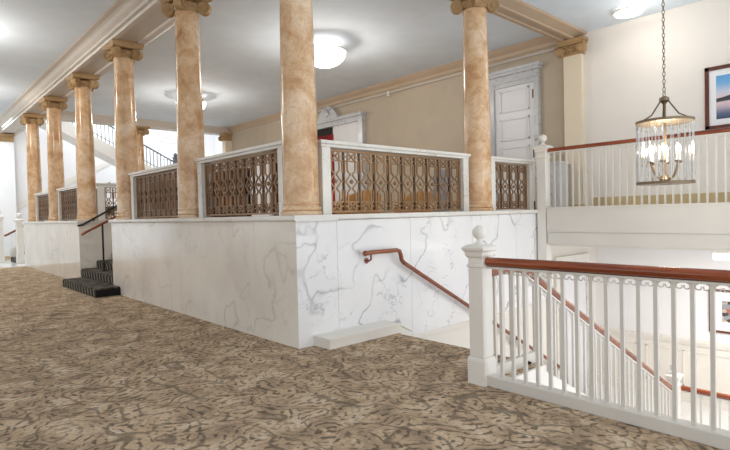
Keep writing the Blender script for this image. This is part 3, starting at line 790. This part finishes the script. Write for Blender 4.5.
def armchair(x, y, label):
    t = thing('armchair', label, 'armchair', (x, y, FLP), 'tan round backed armchairs')
    m = MB(); n = 22; vs = []; fs = []
    for i in range(n+1):
        a = PI*1.02+PI*.96*i/n
        hgt = FLP+.60+.20*math.sin(PI*i/n)**.8
        for r, z in ((.40, FLP+.16), (.42, FLP+.4), (.43, hgt-.04), (.40, hgt), (.35, hgt), (.32, hgt-.04), (.30, FLP+.4), (.30, FLP+.16)):
            vs.append((x+r*math.cos(a), y+r*math.sin(a), z))
    for i in range(n):
        for j in range(8): fs.append((i*8+j, i*8+(j+1) % 8, (i+1)*8+(j+1) % 8, (i+1)*8+j))
    fs.append(tuple(range(8))); fs.append(tuple(range(n*8, n*8+8)))
    m.add(vs, fs); m.build('backrest', 'tan_fabric', t, True)
    MB().lathe((x, y, FLP+.16), [(.30, 0), (.32, .02), (.32, .22), (.29, .27), (.2, .285)], 28).build('seat', 'tan_fabric', t, True)
    for sx in (-.22, .22):
        for sy in (-.22, .22): MB().lathe((x+sx, y+sy, FLP), [(.016, 0), (.024, .17)], 8).build('leg', 'wood_z', t)
    return t
a0 = armchair(2.35, 1.75, 'tan round backed armchair nearer the corner column, behind the long grille')
copy_tree(a0, (3.62, 1.75, FLP), 'tan round backed armchair further right behind the long grille')
t = thing('dining_chair', 'grey high backed chair behind the right end of the long grille', 'chair', (4.65, 2.1, FLP))
x, y = 4.65, 2.1
MB().box(x-.25, x+.25, y-.25, y+.25, FLP+.42, FLP+.50).build('seat', 'grey_fabric', t, bevel=.02)
MB().prism([(y-.26, FLP+.48), (y-.20, FLP+.48), (y-.26, FLP+1.22), (y-.32, FLP+1.24)], 'x', x-.25, x+.25).build('backrest', 'grey_fabric', t, bevel=.02)
for sx in (-.21, .21):
    for sy in (-.22, .22): MB().sq((x+sx, y+sy, FLP), [(.018, 0), (.022, .43)]).build('leg', 'wood_z', t)

# ------------------------------------------------------------------ lights of the place, and added fills at the far end
def bowl_light(label, x, y, rad=.2, power=60, group='bowl ceiling lights'):
    t = thing('ceiling_light', label, 'ceiling light', (x, y, CEIL), group)
    MB().lathe((x, y, CEIL), [(rad*.25, 0), (rad*.25, -.02), (rad*.04, -.03), (rad*.04, -.20)], 24).build('canopy', 'white', t, True)
    MB().lathe((x, y, CEIL-.2), [(rad*.99, 0), (rad*1.03, -.01), (rad*1.02, -.022), (rad*.99, -.02)], 36).build('rim', 'white', t, True)
    MB().lathe((x, y, CEIL-.215), [(rad, 0), (rad*.97, -.07), (rad*.88, -.15), (rad*.68, -.225), (rad*.38, -.275), (rad*.08, -.295)], 36).build('bowl', 'lamp', t, True)
    MB().lathe((x, y, CEIL-.49), [(.035, 0), (.03, -.02), (.012, -.035), (.012, -.05)], 12).build('finial', 'nickel', t, True)
    l = bpy.data.lights.new('lamp_glow', 'POINT'); l.energy = power; l.color = (1, .93, .84); l.shadow_soft_size = .12
    o = bpy.data.objects.new('lamp_glow', l); COL.objects.link(o); o.location = (x, y, CEIL-.62)
    l2 = bpy.data.lights.new('lamp_glow', 'POINT'); l2.energy = power*.24; l2.color = (1, .95, .9); l2.shadow_soft_size = .04
    o2 = bpy.data.objects.new('lamp_glow', l2); COL.objects.link(o2); o2.location = (x, y+.0, CEIL-.15)
    return t
LP = 90
bowl_light('white glass bowl ceiling light beside the corner column, over the raised lobby', 3.6, 4.0, .44, LP)
bowl_light('white glass bowl ceiling light behind the second column', 3.45, 10.1, .42, LP)
bowl_light('bowl ceiling light over the left lobby, nearer the camera', -2.4, 7.3, .22, LP)
bowl_light('bowl ceiling light over the left lobby, farther away', -2.0, 12.6, .22, LP)
t = thing('ceiling_light', 'flat round ceiling light over the stairwell near the cream wall', 'ceiling light', (6.42, -.9, SOF+.115))
MB().lathe((6.42, -.9, SOF+.065), [(.25, 0), (.255, -.02), (.23, -.03)], 36).build('rim', 'white', t, True)
MB().lathe((6.42, -.9, SOF+.04), [(.23, 0), (.22, -.02), (.14, -.04), (.02, -.05)], 36).build('diffuser', 'lamp_flat', t, True)
def area(loc, size, power, col=(1, 1, 1), rot=(0, 0, 0), size_y=None):
    l = bpy.data.lights.new('area_light', 'AREA'); l.energy = power; l.color = col; l.shape = 'RECTANGLE'; l.size = size; l.size_y = size_y or size
    o = bpy.data.objects.new('area_light', l); COL.objects.link(o); o.location = loc; o.rotation_euler = rot; return o
def point(loc, power, col=(1, .93, .84), s=.15):
    l = bpy.data.lights.new('lamp_point', 'POINT'); l.energy = power; l.color = col; l.shadow_soft_size = s
    o = bpy.data.objects.new('lamp_point', l); COL.objects.link(o); o.location = loc; return o
point((6.1, -1.3, SOF-.45), 12)
point((6.42, -.9, SOF+.09), 2.5, s=.02)
area((5.3, -3.0, .64), .3, 55, (1, .95, .9), size_y=1.2)
area((4.5, 17.2, 7.1), 3, 160, (.90, .97, 1), size_y=3)  # added fill without a fixture, brightens the far stair hall
area((-1.5, 17.2, 4.85), 3, 130, (.85, .96, 1), size_y=2)  # added bluish fill, no lamp here, lifts the far left end

# chandelier
x, y = 3.2, -2.48; zb, zt = 1.66, 2.33; rd = .272
t = thing('chandelier', 'drum chandelier of glass rods and candle lamps hung on a chain over the stairwell', 'chandelier', (x, y, SOF+.115))
for z, nm in ((zb, 'ring'), (zt, 'ring')):
    MB().lathe((x, y, z), [(rd-.012, -.014), (rd+.012, -.014), (rd+.014, .014), (rd-.012, .014)], 48).build(nm, 'nickel', t, True)
for k in range(24):
    a = 2*PI*k/24; cx, cyy = x+rd*math.cos(a), y+rd*math.sin(a)
    m = MB(); m.lathe((cx, cyy, zb+.012), [(.004, 0), (.010, .02), (.010, .60), (.004, .645)], 6); m.build('crystal_rod', 'crystal', t)
m = MB(); m.lathe((x, y, 1.66), [(.012, 0), (.045, .015), (.055, .04), (.03, .07), (.016, .1), (.016, .86), (.03, .88), (.05, .90), (.05, .93), (.02, .95)], 18); m.build('stem', 'nickel', t, True)
m = MB()
for k in range(3):
    a = 2*PI*k/3+.4; m.tube([(x+rd*math.cos(a), y+rd*math.sin(a), zt), (x+rd*.55*math.cos(a), y+rd*.55*math.sin(a), zt+.07), (x+.04*math.cos(a), y+.04*math.sin(a), zt+.23)], .008, 6)
m.build('stay', 'nickel', t, True)
m = MB()
for k in range(4):
    a = PI/2*k; m.bar((x, y, zb), (x+rd*math.cos(a), y+rd*math.sin(a), zb), .014, .012)
m.build('spoke', 'nickel', t)
for k in range(6):
    a = 2*PI*k/6+.2; c, s = math.cos(a), math.sin(a); r = .15
    m = MB(); pp = []
    for i in range(9):
        u = i/8; rr = .03+(r-.03)*u; zz = 1.74-.05*math.sin(u*PI)+.14*u*u+.0
        pp.append((x+c*rr, y+s*rr, zz))
    m.tube(pp, .007, 6); m.lathe((x+c*r, y+s*r, 1.875), [(.012, 0), (.032, .012), (.034, .02), (.014, .022), (.014, .03)], 12)
    ar = m.build('arm', 'nickel', t, True)
    MB().lathe((x+c*r, y+s*r, 1.90), [(.013, 0), (.013, .10)], 10).build('candle_sleeve', 'white', ar, True)
    MB().lathe((x+c*r, y+s*r, 2.0), [(.008, 0), (.018, .02), (.017, .04), (.008, .065), (.001, .085)], 10).build('bulb', 'bulb', ar, True)
m = MB(); z = 2.63
ringp = [(x+.035*math.cos(2*PI*i/16), y, z+.035*math.sin(2*PI*i/16)) for i in range(16)]; m.tube(ringp, .005, 6, True)
z = 2.685; k = 0
while z < SOF+.10:
    pts = []
    for i in range(10):
        a = 2*PI*i/10; u, w = .013*math.cos(a), .026*math.sin(a)
        pts.append((x+(u if k % 2 else 0), y+(0 if k % 2 else u), z+w))
    m.tube(pts, .004, 5, True); z += .042; k += 1
m.build('chain', 'nickel', t, True)
MB().lathe((x, y, SOF+.115), [(.07, 0), (.065, -.02), (.02, -.04)], 20).build('ceiling_rose', 'nickel', t, True)
point((x, y, 2.05), 30, (1, .88, .72), .1)

# pictures
def picture(label, x, y0, y1, z0, z1, fw, mw, art):
    t = thing('framed_picture', label, 'picture', (x, (y0+y1)/2, z0))
    m = MB(); m.box(x-.035, x, y0, y1, z0, z0+fw); m.box(x-.035, x, y0, y1, z1-fw, z1); m.box(x-.035, x, y0, y0+fw, z0, z1); m.box(x-.035, x, y1-fw, y1, z0, z1)
    m.build('frame', 'frame_wood', t)
    MB().box(x-.016, x-.001, y0+fw, y1-fw, z0+fw, z1-fw).build('mat_board', 'mat_board', t)
    MB().box(x-.018, x-.016, y0+fw+mw, y1-fw-mw, z0+fw+mw, z1-fw-mw).build('print', art, t)
picture('framed lake and mountain print on the cream wall above the gallery', XB, -3.25, -1.87, 2.66, 3.69, .06, .10, 'lake')
picture('framed street print on the lower wall under the gallery', XB, -2.75, -1.90, -.72, -.0, .035, .15, 'street')

# ------------------------------------------------------------------ far stairs
t = thing('far_staircase', 'white stair with dark railing rising leftwards behind the far beam', 'stairs', (5.8, 17.2, 2.4))
s = .515; xA, zA, xB_, zB = 5.75, 2.75, .9, 2.75+.515*4.85
m = MB(); m.prism([(xA, zA-.05), (xA, zA+.25), (xB_, zB+.25), (xB_, zB-.22), (xA-.4, zA-.05)], 'y', 17.0, 17.08); m.build('stringer', 'white', t)
for i in range(18):
    x0 = xA-.27*(i+1); z = zA+.139*(i+1)
    MB().prism([(x0, z), (x0+.29, z), (x0+.29, z-.30), (x0, z-.16)], 'y', 17.08, 18.4).build('step', 'white', t)
m = MB(); m.tube([(xA, 17.04, zA+1.0), (xB_, 17.04, zB+1.0)], .03, 8); m.tube([(xA, 17.04, zA+.38), (xB_, 17.04, zB+.38)], .012, 6); m.build('handrail', 'grey_metal', t, True)
for i in range(34):
    xx = xA-.14*(i+1); zz = zA+s*.14*(i+1)
    if xx > xB_: MB().box(xx-.012, xx+.012, 17.028, 17.052, zz+.22, zz+1.0).build('baluster', 'grey_metal', t)
MB().sq((xA+.06, 17.04, 0), [(.08, zA-.4), (.08, zA+1.15), (.11, zA+1.17), (.11, zA+1.2), (.05, zA+1.22), (.07, zA+1.3), (.03, zA+1.38)]).build('newel', 'grey_metal', t)
struct('floor_halfway', MB().box(xA, 8.8, 16.9, 18.5, zA-.3, zA-.0), 'white', 'half landing of the far white stair', 'landing')

t = thing('far_staircase', 'dark carpeted stair rising at the far left end behind the marble wall', 'stairs', (0, 17.2, 0))
for i in range(12):
    MB().box(.02+.29*i, .33+.29*i, 16.65, 17.75, max(0, .16*i-.02), .16*(i+1)).build('step', 'stair_carpet', t)
m = MB(); m.prism([(.0, 0), (.0, .42), (3.4, .42+3.4*.55), (3.4, 0)], 'y', 17.75, 17.82); m.build('stringer', 'white', t)
m = MB(); m.tube([(-.16, 17.7, .92), (-.08, 17.7, .95), (3.4, 17.7, .95+3.5*.55)], .035, 8); m.build('handrail', 'handrail_x', t, True)
for i in range(24):
    xx = .06+.14*i; MB().box(xx-.012, xx+.012, 17.77, 17.80, .42+.55*xx, .93+.55*xx).build('baluster', 'white', t)
newel('white newel post at the near foot of the far left stair', .12, 16.5, 0, 1.48, .1)
newel('white newel post at the far foot of the far left stair', -.28, 17.78, 0, 1.62, .1)
m = MB(); m.prism([(.2, 1.7), (.2, 1.95), (7, 1.95+6.8*.55), (7, 1.7+6.8*.55)], 'y', YF-.03, YF)
struct('trim_11', m, 'white', 'sloping white moulding on the far wall', 'moulding')

# ------------------------------------------------------------------ world, camera
w = bpy.data.worlds.new('daylight'); sc.world = w; w.use_nodes = True
bg = w.node_tree.nodes['Background']
bg.inputs['Color'].default_value = (.90, .95, 1.0, 1); bg.inputs['Strength'].default_value = 1.5

cam = bpy.data.cameras.new('camera'); co = bpy.data.objects.new('camera', cam); COL.objects.link(co)
F = 522.6136
Rm = [[0.7396301, -0.6725927, -0.0237972], [-0.0321578, 0.0, -0.9994828], [0.6722448, 0.7400129, -0.0216291]]
co.matrix_world = Matrix(((Rm[0][0], -Rm[1][0], -Rm[2][0], -3.1266), (Rm[0][1], -Rm[1][1], -Rm[2][1], -4.5155), (Rm[0][2], -Rm[1][2], -Rm[2][2], 1.4), (0, 0, 0, 1)))
cam.sensor_width = 36; cam.lens = F/730*36; cam.clip_start = .05
sc.camera = co
sc.view_settings.view_transform = 'Standard'; sc.view_settings.look = 'None'; sc.view_settings.gamma = 1
sc.view_settings.use_curve_mapping = False
sc.view_settings.exposure = 0.2
